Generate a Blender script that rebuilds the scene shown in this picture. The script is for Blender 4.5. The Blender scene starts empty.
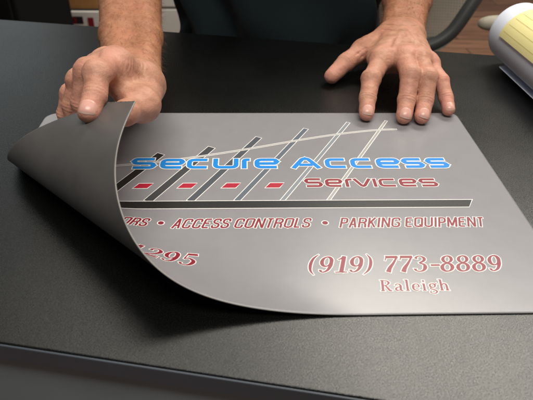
import bpy, bmesh, math, random
import numpy as np
from mathutils import Matrix, Vector

random.seed(7); rng = np.random.default_rng(7)
S = bpy.context.scene
COL = S.collection

# ------------------------------------------------------------------ camera
cd = bpy.data.cameras.new('camera')
cam = bpy.data.objects.new('camera', cd); COL.objects.link(cam); S.camera = cam
cam.matrix_world = Matrix(((0.999443, 0.005261, -0.032943, 0.2214),
                           (-0.029934, 0.577379, -0.815927, -0.56956),
                           (0.014728, 0.816459, 0.577215, 0.28447),
                           (0, 0, 0, 1)))
cd.sensor_width = 36; cd.lens = 36 * 560 / 533
cd.clip_start = 0.02; cd.clip_end = 60
cd.dof.use_dof = True; cd.dof.focus_distance = 0.52; cd.dof.aperture_fstop = 13

# ------------------------------------------------------------------ world, lamps, exposure
W = bpy.data.worlds.new('World'); S.world = W; W.use_nodes = True
bg = W.node_tree.nodes['Background']
bg.inputs[0].default_value = (0.84, 0.88, 0.92, 1); bg.inputs[1].default_value = 0.10
S.view_settings.view_transform = 'Standard'; S.view_settings.look = 'None'
S.view_settings.gamma = 1; S.view_settings.exposure = 0.05

def area(name, loc, target, sx, sy, power, col):
    l = bpy.data.lights.new(name, 'AREA'); l.shape = 'RECTANGLE'; l.size = sx; l.size_y = sy
    l.energy = power; l.color = col
    o = bpy.data.objects.new(name, l); COL.objects.link(o); o.location = loc
    d = Vector(target) - Vector(loc); o.rotation_euler = d.to_track_quat('-Z', 'Y').to_euler()
    return o
area('ceiling_or_fill_panel', (1.25, 1.25, 2.0), (1.15, 1.1, 0), 1.6, 0.55, 58, (1.0, 0.95, 0.84))
area('ceiling_or_fill_panel', (-0.30, 1.25, 2.0), (-0.3, 1.1, 0), 1.0, 0.5, 8.5, (1.0, 0.96, 0.85))
area('ceiling_or_fill_panel', (0.25, -0.85, 1.9), (0.25, -0.6, 0), 1.2, 0.6, 37, (1.0, 0.95, 0.88))  # fill panel added behind the camera to brighten the hands and desk front
area('window_light', (-1.45, 2.5, 0.85), (-0.1, 0.0, 0.0), 1.3, 1.1, 2.4, (0.86, 0.96, 1.0))

# ------------------------------------------------------------------ helpers
def mesh(name, verts, faces, mats, parent=None, smooth=True, midx=None):
    me = bpy.data.meshes.new(name)
    me.from_pydata([tuple(map(float, v)) for v in verts], [], [tuple(map(int, f)) for f in faces])
    if not isinstance(mats, (list, tuple)): mats = [mats]
    for m in mats: me.materials.append(m)
    if midx is not None: me.polygons.foreach_set('material_index', np.asarray(midx, dtype=np.int32))
    if smooth: me.polygons.foreach_set('use_smooth', np.ones(len(me.polygons), dtype=bool))
    me.update()
    o = bpy.data.objects.new(name, me); COL.objects.link(o)
    if parent: o.parent = parent
    return o
def tag(o, label=None, cat=None, group=None, kind=None):
    if label: o['label'] = label
    if cat: o['category'] = cat
    if group: o['group'] = group
    if kind: o['kind'] = kind
    return o
def empty(name, loc=(0, 0, 0)):
    o = bpy.data.objects.new(name, None); COL.objects.link(o); o.empty_display_size = .02
    return o
def from_bm(name, bm, mats, parent=None, smooth=False):
    me = bpy.data.meshes.new(name); bm.to_mesh(me); bm.free()
    if not isinstance(mats, (list, tuple)): mats = [mats]
    for m in mats: me.materials.append(m)
    if smooth: me.polygons.foreach_set('use_smooth', np.ones(len(me.polygons), dtype=bool))
    o = bpy.data.objects.new(name, me); COL.objects.link(o)
    if parent: o.parent = parent
    return o
def box(name, lo, hi, mat, parent=None, rot=0, loc=(0, 0, 0), bevel=0.0, seg=3):
    bm = bmesh.new(); bmesh.ops.create_cube(bm, size=1)
    lo = Vector(lo); hi = Vector(hi)
    for v in bm.verts: v.co = Vector([lo[i] + (v.co[i] + .5) * (hi[i] - lo[i]) for i in range(3)])
    if bevel: bmesh.ops.bevel(bm, geom=list(bm.edges), offset=bevel, segments=seg, affect='EDGES', profile=.5)
    M = Matrix.Translation(loc) @ Matrix.Rotation(rot, 4, 'Z')
    bmesh.ops.transform(bm, matrix=M, verts=bm.verts)
    return from_bm(name, bm, mat, parent, smooth=False)
def tube_data(pts, rad, seg=10, closed=False, flat=1.0):
    P = np.asarray(pts, float); n = len(P)
    rad = np.broadcast_to(rad, (n,))
    T = np.gradient(P, axis=0)
    if closed: T = np.roll(P, -1, 0) - np.roll(P, 1, 0)
    T /= np.linalg.norm(T, axis=1)[:, None]
    up = np.array([0, 0, 1.]) if abs(T[0][2]) < .9 else np.array([1., 0, 0])
    vs = []; fs = []
    a = np.cross(T[0], up); a /= np.linalg.norm(a)
    for i in range(n):
        a = a - T[i] * (a @ T[i]); a /= np.linalg.norm(a); b = np.cross(T[i], a)
        for j in range(seg):
            w = 2 * math.pi * j / seg
            vs.append(P[i] + rad[i] * (math.cos(w) * a + flat * math.sin(w) * b))
    m = n if closed else n - 1
    for i in range(m):
        for j in range(seg):
            i2 = (i + 1) % n
            fs.append((i * seg + j, i * seg + (j + 1) % seg, i2 * seg + (j + 1) % seg, i2 * seg + j))
    if not closed:
        fs.append(tuple(range(seg))[::-1]); fs.append(tuple((n - 1) * seg + j for j in range(seg)))
    return vs, fs
def spline(pts, n=8, closed=False):
    P = np.asarray(pts, float); m = len(P); out = []
    rngi = range(m) if closed else range(m - 1)
    for i in rngi:
        if closed: p0, p1, p2, p3 = P[(i - 1) % m], P[i], P[(i + 1) % m], P[(i + 2) % m]
        else: p0, p1, p2, p3 = P[max(i - 1, 0)], P[i], P[i + 1], P[min(i + 2, m - 1)]
        for t in np.linspace(0, 1, n, endpoint=False):
            out.append(.5 * ((2 * p1) + (-p0 + p2) * t + (2 * p0 - 5 * p1 + 4 * p2 - p3) * t * t + (-p0 + 3 * p1 - 3 * p2 + p3) * t ** 3))
    if not closed: out.append(P[-1])
    return np.array(out)

# ------------------------------------------------------------------ materials
def srgb(r, g, b):
    f = lambda c: (c / 255 / 12.92) if c <= 10 else ((c / 255 + .055) / 1.055) ** 2.4
    return (f(r), f(g), f(b), 1)
def mat(name, col, rough=.5, spec=.5, bump=None, mottle=None, coat=0, sheen=0):
    """bump=(scale, strength, distance); mottle=(scale, amount): brightness variation of the base colour"""
    m = bpy.data.materials.new(name); m.use_nodes = True
    nt = m.node_tree; b = nt.nodes['Principled BSDF']
    b.inputs['Base Color'].default_value = col; b.inputs['Roughness'].default_value = rough
    b.inputs['Specular IOR Level'].default_value = spec
    b.inputs['Coat Weight'].default_value = coat; b.inputs['Sheen Weight'].default_value = sheen
    tc = nt.nodes.new('ShaderNodeTexCoord')
    if mottle:
        n = nt.nodes.new('ShaderNodeTexNoise'); n.inputs['Scale'].default_value = mottle[0]; n.inputs['Detail'].default_value = 5
        nt.links.new(tc.outputs['Object'], n.inputs['Vector'])
        mr = nt.nodes.new('ShaderNodeMapRange'); mr.inputs['From Min'].default_value = .3; mr.inputs['From Max'].default_value = .7
        mr.inputs['To Min'].default_value = 1 - mottle[1]; mr.inputs['To Max'].default_value = 1 + mottle[1]
        nt.links.new(n.outputs['Fac'], mr.inputs['Value'])
        mx = nt.nodes.new('ShaderNodeMix'); mx.data_type = 'RGBA'; mx.blend_type = 'MULTIPLY'; mx.inputs[0].default_value = 1
        mx.inputs[6].default_value = col; nt.links.new(mr.outputs[0], mx.inputs[7]); nt.links.new(mx.outputs[2], b.inputs['Base Color'])
    if bump:
        n = nt.nodes.new('ShaderNodeTexNoise'); n.inputs['Scale'].default_value = bump[0]; n.inputs['Detail'].default_value = 3
        nt.links.new(tc.outputs['Object'], n.inputs['Vector'])
        bp = nt.nodes.new('ShaderNodeBump'); bp.inputs['Strength'].default_value = bump[1]; bp.inputs['Distance'].default_value = bump[2]
        nt.links.new(n.outputs['Fac'], bp.inputs['Height']); nt.links.new(bp.outputs['Normal'], b.inputs['Normal'])
    return m

M = {}
M['desk'] = mat('black_laminate', (.0020, .0022, .0018, 1), .25, .68, bump=(2200, .55, .00021), mottle=(900, .35))
def vary_roughness(m, layers):
    """layers: (noise scale, detail, roughness low, roughness high); each adds its own spread round the first"""
    nt = m.node_tree; b = nt.nodes['Principled BSDF']; tc = nt.nodes.new('ShaderNodeTexCoord'); last = None
    for sc, de, lo, hi in layers:
        n = nt.nodes.new('ShaderNodeTexNoise'); n.inputs['Scale'].default_value = sc; n.inputs['Detail'].default_value = de
        nt.links.new(tc.outputs['Object'], n.inputs['Vector'])
        mr = nt.nodes.new('ShaderNodeMapRange'); mr.inputs['From Min'].default_value = .35; mr.inputs['From Max'].default_value = .65; mr.inputs['To Min'].default_value = lo; mr.inputs['To Max'].default_value = hi
        nt.links.new(n.outputs['Fac'], mr.inputs['Value']); out = mr.outputs[0]
        if last is not None:
            a = nt.nodes.new('ShaderNodeMath'); a.operation = 'ADD'; nt.links.new(last, a.inputs[0]); nt.links.new(out, a.inputs[1]); out = a.outputs[0]
        last = out
    nt.links.new(last, b.inputs['Roughness'])
vary_roughness(M['desk'], ((1300, 1, .17, .33), (11, 4, -.015, .03)))
M['desk_edge'] = mat('desk_edge_band', (.052, .064, .080, 1), .38, .5, bump=(200, .1, .0004), mottle=(9, .15))
M['panel'] = mat('desk_front_panel', (.20, .24, .255, 1), .5, .4, bump=(120, .1, .0005), mottle=(7, .15))
M['sheet_top'] = mat('grey_vinyl', (.252, .246, .258, 1), .28, .5, bump=(55, .10, .0009), mottle=(60, .025))
M['sheet_back'] = mat('black_magnet_rubber', (.096, .091, .087, 1), .38, .5, bump=(70, .12, .0008), mottle=(30, .10))
vary_roughness(M['sheet_top'], ((6, 2, .270, .290),))
M['sheet_rim'] = mat('vinyl_rim', (.34, .32, .30, 1), .5)
M['white_ink'] = mat('white_ink', (.80, .78, .76, 1), .36)
M['blue_ink'] = mat('blue_ink', srgb(12, 132, 216), .36)
M['red_ink'] = mat('red_ink', srgb(134, 28, 46), .36)
M['bright_red_ink'] = mat('bright_red_ink', srgb(172, 28, 52), .36)
M['black_ink'] = mat('black_ink', (.014, .014, .0135, 1), .36)
M['dark_grey_ink'] = mat('dark_grey_ink', (.055, .056, .06, 1), .36)
M['mid_grey_ink'] = mat('mid_grey_ink', (.075, .082, .098, 1), .36)
M['blue_grey_ink'] = mat('blue_grey_ink', (.115, .135, .165, 1), .36)
M['pale_grey_ink'] = mat('pale_grey_ink', (.23, .25, .28, 1), .36)
M['line_grey_ink'] = mat('line_grey_ink', (.36, .34, .33, 1), .36)
M['shirt'] = mat('dark_green_shirt', (.0075, .0130, .0155, 1), .9, .15, bump=(1800, .4, .0004), sheen=.05)
M['floor'] = None
M['white_paint'] = mat('white_cabinet_paint', (.62, .60, .56, 1), .5, mottle=(6, .05))
M['dark_plastic'] = mat('dark_plastic', (.012, .012, .013, 1), .55)
M['frame'] = mat('chair_frame_grey', (.06, .061, .06, 1), .5)
M['piping'] = mat('chair_piping', (.42, .42, .38, 1), .5)
M['pad'] = mat('armrest_beige', (.40, .36, .28, 1), .6, mottle=(60, .1))
M['cardboard'] = mat('cardboard', srgb(160, 112, 62), .8, mottle=(25, .12))
M['carton'] = mat('white_carton', (.62, .58, .54, 1), .55, mottle=(20, .06))
M['print_red'] = mat('carton_red_print', srgb(120, 20, 28), .5)
M['print_black'] = mat('carton_black_print', (.012, .01, .012, 1), .5)
M['paper'] = mat('blueprint_paper', srgb(234, 242, 255), .6, bump=(30, .15, .002), mottle=(14, .06))
M['note'] = mat('yellow_note', srgb(244, 235, 165), .6, mottle=(30, .03))
M['note_line'] = mat('note_line_ink', srgb(205, 190, 130), .6)
M['black_metal'] = mat('black_cabinet', (.004, .004, .004, 1), .8, .1)
M['nail'] = mat('fingernail', (.68, .365, .295, 1), .30, .45)
M['nail_edge'] = mat('fingernail_edge', (.70, .47, .39, 1), .36, .4)
M['hair'] = mat('arm_hair', (.15, .075, .035, 1), .5)

def skin_material():
    m = bpy.data.materials.new('skin'); m.use_nodes = True
    nt = m.node_tree; b = nt.nodes['Principled BSDF']
    b.inputs['Roughness'].default_value = .52; b.inputs['Specular IOR Level'].default_value = .34
    b.inputs['Subsurface Weight'].default_value = .12; b.inputs['Subsurface Radius'].default_value = (.006, .0022, .0012)
    b.inputs['Subsurface Scale'].default_value = 1.0
    tc = nt.nodes.new('ShaderNodeTexCoord')
    at = nt.nodes.new('ShaderNodeAttribute'); at.attribute_name = 'redness'
    n1 = nt.nodes.new('ShaderNodeTexNoise'); n1.inputs['Scale'].default_value = 75; n1.inputs['Detail'].default_value = 6; n1.inputs['Roughness'].default_value = .65
    nt.links.new(tc.outputs['Object'], n1.inputs['Vector'])
    base = nt.nodes.new('ShaderNodeValToRGB')
    base.color_ramp.elements[0].position = .32; base.color_ramp.elements[0].color = (.37, .170, .100, 1)
    base.color_ramp.elements[1].position = .70; base.color_ramp.elements[1].color = (.60, .330, .220, 1)
    nt.links.new(n1.outputs['Fac'], base.inputs['Fac'])
    mx = nt.nodes.new('ShaderNodeMix'); mx.data_type = 'RGBA'
    n3 = nt.nodes.new('ShaderNodeTexNoise'); n3.inputs['Scale'].default_value = 42; n3.inputs['Detail'].default_value = 3
    nt.links.new(tc.outputs['Object'], n3.inputs['Vector'])
    bl = nt.nodes.new('ShaderNodeMapRange'); bl.inputs['From Min'].default_value = .42; bl.inputs['From Max'].default_value = .68; bl.inputs['To Min'].default_value = 0; bl.inputs['To Max'].default_value = .55
    nt.links.new(n3.outputs['Fac'], bl.inputs['Value'])
    ad = nt.nodes.new('ShaderNodeMath'); ad.operation = 'ADD'; ad.use_clamp = True
    nt.links.new(at.outputs['Fac'], ad.inputs[0]); nt.links.new(bl.outputs[0], ad.inputs[1])
    nt.links.new(ad.outputs[0], mx.inputs[0]); nt.links.new(base.outputs['Color'], mx.inputs[6]); mx.inputs[7].default_value = (.62, .275, .205, 1)
    at2 = nt.nodes.new('ShaderNodeAttribute'); at2.attribute_name = 'tan'
    tn = nt.nodes.new('ShaderNodeMix'); tn.data_type = 'RGBA'; tn.blend_type = 'MULTIPLY'
    nt.links.new(at2.outputs['Fac'], tn.inputs[0]); nt.links.new(mx.outputs[2], tn.inputs[6]); tn.inputs[7].default_value = (.80, .68, .55, 1)
    nt.links.new(tn.outputs[2], b.inputs['Base Color'])
    v = nt.nodes.new('ShaderNodeTexVoronoi'); v.inputs['Scale'].default_value = 900; v.feature = 'DISTANCE_TO_EDGE'
    nt.links.new(tc.outputs['Object'], v.inputs['Vector'])
    n2 = nt.nodes.new('ShaderNodeTexNoise'); n2.inputs['Scale'].default_value = 340; n2.inputs['Detail'].default_value = 4
    nt.links.new(tc.outputs['Object'], n2.inputs['Vector'])
    b1 = nt.nodes.new('ShaderNodeBump'); b1.inputs['Strength'].default_value = .4; b1.inputs['Distance'].default_value = .0004
    nt.links.new(v.outputs['Distance'], b1.inputs['Height'])
    b2 = nt.nodes.new('ShaderNodeBump'); b2.inputs['Strength'].default_value = .55; b2.inputs['Distance'].default_value = .0010
    nt.links.new(n2.outputs['Fac'], b2.inputs['Height']); nt.links.new(b1.outputs['Normal'], b2.inputs['Normal'])
    nt.links.new(b2.outputs['Normal'], b.inputs['Normal'])
    return m
M['skin'] = skin_material()

def floor_material():
    m = bpy.data.materials.new('wood_planks'); m.use_nodes = True
    nt = m.node_tree; b = nt.nodes['Principled BSDF']; b.inputs['Roughness'].default_value = .45
    tc = nt.nodes.new('ShaderNodeTexCoord')
    br = nt.nodes.new('ShaderNodeTexBrick'); br.inputs['Scale'].default_value = 1
    br.inputs['Brick Width'].default_value = .9; br.inputs['Row Height'].default_value = .13; br.inputs['Mortar Size'].default_value = .003
    br.inputs['Color1'].default_value = srgb(112, 76, 58); br.inputs['Color2'].default_value = srgb(150, 108, 84); br.inputs['Mortar'].default_value = srgb(50, 32, 24)
    nt.links.new(tc.outputs['Object'], br.inputs['Vector'])
    mp = nt.nodes.new('ShaderNodeMapping'); mp.inputs['Scale'].default_value = (3, 40, 1)
    nt.links.new(tc.outputs['Object'], mp.inputs['Vector'])
    n = nt.nodes.new('ShaderNodeTexNoise'); n.inputs['Scale'].default_value = 1.6; n.inputs['Detail'].default_value = 6
    nt.links.new(mp.outputs[0], n.inputs['Vector'])
    mr = nt.nodes.new('ShaderNodeMapRange'); mr.inputs['From Min'].default_value = .3; mr.inputs['From Max'].default_value = .7; mr.inputs['To Min'].default_value = .55; mr.inputs['To Max'].default_value = 1.3
    nt.links.new(n.outputs['Fac'], mr.inputs['Value'])
    mx = nt.nodes.new('ShaderNodeMix'); mx.data_type = 'RGBA'; mx.blend_type = 'MULTIPLY'; mx.inputs[0].default_value = 1
    nt.links.new(br.outputs['Color'], mx.inputs[6]); nt.links.new(mr.outputs[0], mx.inputs[7]); nt.links.new(mx.outputs[2], b.inputs['Base Color'])
    return m
M['floor'] = floor_material()

def mesh_fabric():
    m = bpy.data.materials.new('chair_mesh_weave'); m.use_nodes = True
    nt = m.node_tree; b = nt.nodes['Principled BSDF']; b.inputs['Roughness'].default_value = .7
    b.inputs['Base Color'].default_value = (.34, .30, .24, 1)
    tc = nt.nodes.new('ShaderNodeTexCoord')
    w1 = nt.nodes.new('ShaderNodeTexWave'); w1.bands_direction = 'Z'; w1.inputs['Scale'].default_value = 55; w1.inputs['Distortion'].default_value = .3
    w2 = nt.nodes.new('ShaderNodeTexWave'); w2.bands_direction = 'X'; w2.inputs['Scale'].default_value = 55; w2.inputs['Distortion'].default_value = .3
    for w in (w1, w2): nt.links.new(tc.outputs['Object'], w.inputs['Vector'])
    mt = nt.nodes.new('ShaderNodeMath'); mt.operation = 'MULTIPLY'
    nt.links.new(w1.outputs['Fac'], mt.inputs[0]); nt.links.new(w2.outputs['Fac'], mt.inputs[1])
    mr = nt.nodes.new('ShaderNodeMapRange'); mr.inputs['From Min'].default_value = .2; mr.inputs['From Max'].default_value = .6; mr.inputs['To Min'].default_value = 1; mr.inputs['To Max'].default_value = .55
    nt.links.new(mt.outputs[0], mr.inputs['Value']); nt.links.new(mr.outputs[0], b.inputs['Alpha'])
    return m
M['weave'] = mesh_fabric()

# ------------------------------------------------------------------ setting: floor, desk
FZ = -0.73
fl = mesh('floor', [(-4, -3, FZ), (5, -3, FZ), (5, 7, FZ), (-4, 7, FZ)], [(0, 1, 2, 3)], M['floor'], smooth=False)
tag(fl, 'brown wood plank floor behind the desk', kind='structure')

DA = math.atan2(-0.046, 0.230)                       # the desk runs askew to the sign
DO = (0.182, -0.3485, 0)
DESK_DEPTH = 0.597
desk = empty('desk'); tag(desk, 'black laminate desk the grey magnetic sign lies on', 'desk')
box('desktop', (-1.25, 0.0005, -.016), (1.35, DESK_DEPTH, 0), M['desk'], desk, DA, DO, bevel=.0009, seg=3)
box('edge_band', (-1.249, -.0012, -.0155), (1.349, .0004, -.0010), M['desk_edge'], desk, DA, DO, bevel=.0006)
box('front_panel', (-1.24, .004, -.34), (1.34, .024, -.0165), M['panel'], desk, DA, DO, bevel=.002)
for sx in (-1.2, 1.27):
    box('side_panel', (sx, .026, FZ), (sx + .03, DESK_DEPTH - .03, -.0165), M['panel'], desk, DA, DO, bevel=.002)

# ------------------------------------------------------------------ the magnetic sign: a flat sheet with one corner bent up on a cone
SW, SH, TH = 0.457, 0.305, 0.0009
PSI0, AX, AY, PM = -0.63405, -0.12234, 0.00988, 0.52829
KAP = [2.48161, 3.22692, 4.27702, 6.17449, 8.85511, 9.10542, 7.64632, 6.6494, 5.64437, 3.55011, 1.15638, -0.13989]
def cone_frames(N=700):
    phi = np.linspace(0, PM, N); d = phi[1] - phi[0]; kk = np.interp(phi, np.linspace(0, PM, len(KAP)), KAP)
    e = np.array([1., 0, 0]); t = np.array([0, 1., 0]); n = np.array([0, 0, 1.]); E = [e]; Nn = [n]
    for i in range(N - 1):
        k = kk[i]; em = e + t * d / 2; tm = t + (-e + k * n) * d / 2; nm = n - k * t * d / 2
        e = e + tm * d; t = t + (-em + k * nm) * d
        e = e / np.linalg.norm(e); t = t - e * (t @ e); t = t / np.linalg.norm(t); n = np.cross(e, t)
        E.append(e); Nn.append(n)
    return phi, np.array(E), np.array(Nn)
PHI, CE, CN = cone_frames()
def bend(u, v, h=0.0):
    """sheet coordinates in metres (u right, v down from the far edge) and height above the print face -> world"""
    u = np.atleast_1d(np.asarray(u, float)); v = np.atleast_1d(np.asarray(v, float))
    P = np.stack([u - AX, -v - AY], 1); r = np.hypot(P[:, 0], P[:, 1]); ph = PSI0 - np.arctan2(P[:, 1], P[:, 0])
    R = np.array([[math.cos(PSI0), math.sin(PSI0), 0], [math.sin(PSI0), -math.cos(PSI0), 0], [0, 0, 1.]])
    pc = np.clip(ph, 0, PM)
    X = r[:, None] * (np.stack([np.interp(pc, PHI, CE[:, j]) for j in range(3)], 1) @ R)
    N = np.stack([np.interp(pc, PHI, CN[:, j]) for j in range(3)], 1) @ R
    f = ph <= 0; X[f] = np.column_stack([P[f], np.zeros(f.sum())]); N[f] = (0, 0, 1)
    N /= np.linalg.norm(N, axis=1)[:, None]
    X[:, 0] += AX; X[:, 1] += AY; X[:, 2] += TH + .0003
    return X + N * np.broadcast_to(np.atleast_1d(h), (len(u),))[:, None]

sign = empty('magnetic_sign')
tag(sign, 'grey flexible printed magnetic sign with its near left corner bent up', 'sign')
def sheet_grid():
    nu, nv, rc = 320, 220, .014
    t = np.linspace(0, 1, nv + 1); v = SH * t
    # denser rows in the rounded corners
    v = np.unique(np.concatenate([v, np.linspace(0, rc, 10), np.linspace(SH - rc, SH, 10)])); nvv = len(v)
    def inset(rc):
        ins = np.zeros(nvv)
        a = v < rc; ins[a] = rc - np.sqrt(np.maximum(0, rc ** 2 - (rc - v[a]) ** 2))
        a = v > SH - rc; ins[a] = rc - np.sqrt(np.maximum(0, rc ** 2 - (v[a] - SH + rc) ** 2))
        return ins
    il, ir = inset(.014), inset(.010)
    s = np.linspace(0, 1, nu + 1)
    U = il[:, None] + (SW - il[:, None] - ir[:, None]) * s[None]; V = np.repeat(v[:, None], nu + 1, 1)
    n = nu + 1
    top = bend(U.ravel(), V.ravel(), 0); bot = bend(U.ravel(), V.ravel(), -TH)
    vs = np.vstack([top, bot]); off = len(top); fs = []; mi = []
    for j in range(nvv - 1):
        for i in range(nu):
            a = j * n + i; q = (a, a + n, a + n + 1, a + 1)
            fs.append(q); mi.append(0); fs.append(tuple(x + off for x in q[::-1])); mi.append(1)
    ring = [i for i in range(n)] + [j * n + nu for j in range(1, nvv)] + [(nvv - 1) * n + i for i in range(nu - 1, -1, -1)] + [j * n for j in range(nvv - 2, 0, -1)]
    for k in range(len(ring)):
        a, b2 = ring[k], ring[(k + 1) % len(ring)]
        fs.append((a, b2, b2 + off, a + off)); mi.append(2)
    return vs, fs, mi
vs, fs, mi = sheet_grid()
sheet = mesh('sheet', vs, fs, [M['sheet_top'], M['sheet_back'], M['sheet_rim']], sign, midx=mi)

# --- print: every mark is a thin layer of ink on the sheet, drawn in sheet millimetres
LAYER = [0]
class Ink:
    def __init__(s): s.v = []; s.f = []; s.m = []
    def add(s, uv, faces, m, h):
        o = len(s.v); s.v += list(bend(np.array(uv)[:, 0] / 1000, np.array(uv)[:, 1] / 1000, h))
        for f in faces: s.f.append(tuple(o + i for i in f)); s.m.append(m)
    def build(s, name, mats): return mesh(name, s.v, s.f, mats, sign, smooth=False, midx=s.m)
def dense(P, step):
    P = np.asarray(P, float); out = [P[0]]
    for a, b in zip(P[:-1], P[1:]):
        n = max(1, int(np.ceil(np.hypot(*(b - a)[:2]) / step)))
        for k in range(1, n + 1): out.append(a + (b - a) * k / n)
    return np.array(out)
def strip(P, w, ext=0.0):
    """ribbon along P (mm) of full width w (scalar or per point); ext lengthens both ends"""
    P = np.asarray(P, float)[:, :2].copy(); n = len(P); w = np.broadcast_to(w, (n,))
    d = np.diff(P, axis=0); d /= np.linalg.norm(d, axis=1)[:, None] + 1e-12
    T = np.vstack([d[:1], d[:-1] + d[1:], d[-1:]]); T /= np.linalg.norm(T, axis=1)[:, None] + 1e-12
    if np.hypot(*(P[0] - P[-1])) < 1e-6: T[0] = T[-1] = (d[0] + d[-1]) / (np.linalg.norm(d[0] + d[-1]) + 1e-12)
    elif ext: P[0] -= T[0] * ext; P[-1] += T[-1] * ext
    # mitre
    Nn = np.stack([-T[:, 1], T[:, 0]], 1); mit = np.ones(n)
    for i in range(1, n - 1):
        c = np.clip(d[i - 1] @ d[i], -1, 1); mit[i] = 1 / max(.5, math.sqrt((1 + c) / 2))
    m = max(2, int(np.ceil(w.max() / 1.7)) + 1)
    uv = np.vstack([P + Nn * (w * mit * (.5 - k / (m - 1)))[:, None] for k in range(m)])
    f = [(k * n + i, k * n + i + n, k * n + i + n + 1, k * n + i + 1) for k in range(m - 1) for i in range(n - 1)]
    f = [q if area2(uv, q) < 0 else q[::-1] for q in f]
    return uv, f
def area2(uv, q):
    a, b, c = uv[q[0]], uv[q[1]], uv[q[2]]
    return (b[0] - a[0]) * (c[1] - a[1]) - (b[1] - a[1]) * (c[0] - a[0])
def stroke(ink, P, w, m_col=1, outline=.8, m_out=0, base=0.00014):
    """outline layer (white) below, colour above; each ribbon a hair above the last so no two coincide"""
    LAYER[0] = (LAYER[0] + 1) % 9; e = LAYER[0] * 8e-6; ramp = lambda k: np.tile(np.linspace(0, 5e-6, len(P)), k // len(P))
    if outline:
        uv, f = strip(P, np.asarray(w) + 2 * outline, outline); ink.add(uv, f, m_out, base + e + ramp(len(uv)))
    if m_col is not None:
        uv, f = strip(P, w); ink.add(uv, f, m_col, base + 0.00009 + e + ramp(len(uv)))
def rounded(pts, r, closed=False, n=7):
    P = [np.array(q, float) for q in pts]; out = [P[0]]
    for i in range(1, len(P) - 1):
        a, b, c = P[i - 1], P[i], P[i + 1]
        la, lc = np.linalg.norm(a - b), np.linalg.norm(c - b); rr = min(r, la * .5, lc * .5)
        p, q = b + (a - b) / la * rr, b + (c - b) / lc * rr
        for t in np.linspace(0, 1, n): out.append((1 - t) ** 2 * p + 2 * t * (1 - t) * b + t * t * q)
    out.append(P[-1]); return np.array(out)
TECH = {'S': [[(1, 1), (0, 1), (0, .5), (1, .5), (1, 0), (0, 0)]],
        's': [[(1, 1), (0, 1), (0, .5), (1, .5), (1, 0), (0, 0)]],
        'e': [[(1, 0), (0, 0), (0, 1), (1, 1), (1, .48), (.06, .48)]],
        'c': [[(1, 1), (0, 1), (0, 0), (1, 0)]], 'u': [[(0, 1), (0, 0), (1, 0), (1, 1)]],
        'r': [[(0, 0), (0, 1), (1, 1)]], 'A': [[(0, 0), (.40, 1), (.60, 1), (1, 0)], [(.24, .26), (.76, .26)]],
        'v': [[(0, 1), (.42, 0), (.58, 0), (1, 1)]], 'i': [[(0, 0), (0, 1)]]}
def tech(ink, ch, u0, u1, vt, vb, w, rad, outline):
    for path in TECH[ch]:
        P = [(u0 + w / 2 + (u1 - u0 - w) * x, vb - w / 2 - (vb - vt - w) * y) for x, y in path]
        if ch in 'vi' or (ch == 'A' and len(path) == 4): P = [(p[0], p[1] + (w / 2 if y == 0 and ch != 'v' else 0) - (w / 2 if y == 1 and ch != 'A' else 0)) for p, (x, y) in zip(P, path)]
        if ch == 'u': P = [(p[0], p[1] - (w / 2 if y == 1 else 0)) for p, (x, y) in zip(P, path)]
        if ch == 'r': P[0] = (P[0][0], P[0][1] + w / 2)
        stroke(ink, dense(rounded(P, rad), 2.5), w, 1, outline)

# slanted stripes, from the black one on the left to the pale one on the right
SL = -0.545
for k, (u, vt, w, m, lo) in enumerate(((135.7, 89.6, 8.0, 'black_ink', 170.2), (185, 76.9, 7.4, 'dark_grey_ink', 170.2), (232.8, 56.5, 6.2, 'mid_grey_ink', 170.2),
                                       (283.7, 37.7, 4.8, 'blue_grey_ink', 170.2), (331.4, 23.4, 3.4, 'pale_grey_ink', 170.2), (374.1, 19.3, 2.3, 'line_grey_ink', 170.2))):
    ink = Ink(); P = dense([(u, vt), (u + SL * (lo - vt), lo)], 1.3)
    if True:
        uv, f = strip(P, w + 1.5, .75); ink.add(uv, f, 0, .00004 + k * 2e-6)
        uv, f = strip(P, w); ink.add(uv, f, 1, .00008 + k * 2e-6)
    ink.build('slanted_stripe', [M['white_ink'], M[m]])
# thin curved double line
ink = Ink(); P = spline([(92, 112.5), (98.1, 111), (127.6, 106.4), (160, 98.5), (193.7, 89.1), (228.8, 78), (275.5, 62.1), (317.7, 49.6), (355, 41.5), (381, 39.0)], 8)
uv, f = strip(P, 3.3, .7); ink.add(uv, f, 0, .00012); uv, f = strip(P, 1.7); ink.add(uv, f, 1, .000132)
ink.build('curved_line', [M['white_ink'], M['line_grey_ink']])
# long black stripe
ink = Ink()
def bar_poly(x0, t, b, r_t, r_b, h, m):
    n = 300; uv = []; m_ = 8
    for j in range(m_):
        q = j / (m_ - 1); v_ = t + (b - t) * q; r_ = r_t + (r_b - r_t) * q
        for i in range(n + 1): uv.append((x0 + (r_ - x0) * i / n, v_))
    ink.add(uv, [(j * (n + 1) + i, (j + 1) * (n + 1) + i, (j + 1) * (n + 1) + i + 1, j * (n + 1) + i + 1) for j in range(m_ - 1) for i in range(n)], m, h)
bar_poly(44, 169.7, 181.9, 420.6, 413.4, .00014, 0); bar_poly(44, 170.6, 181.0, 419.2, 413.5, .00018, 1)
ink.build('long_stripe', [M['white_ink'], M['black_ink']])
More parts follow.
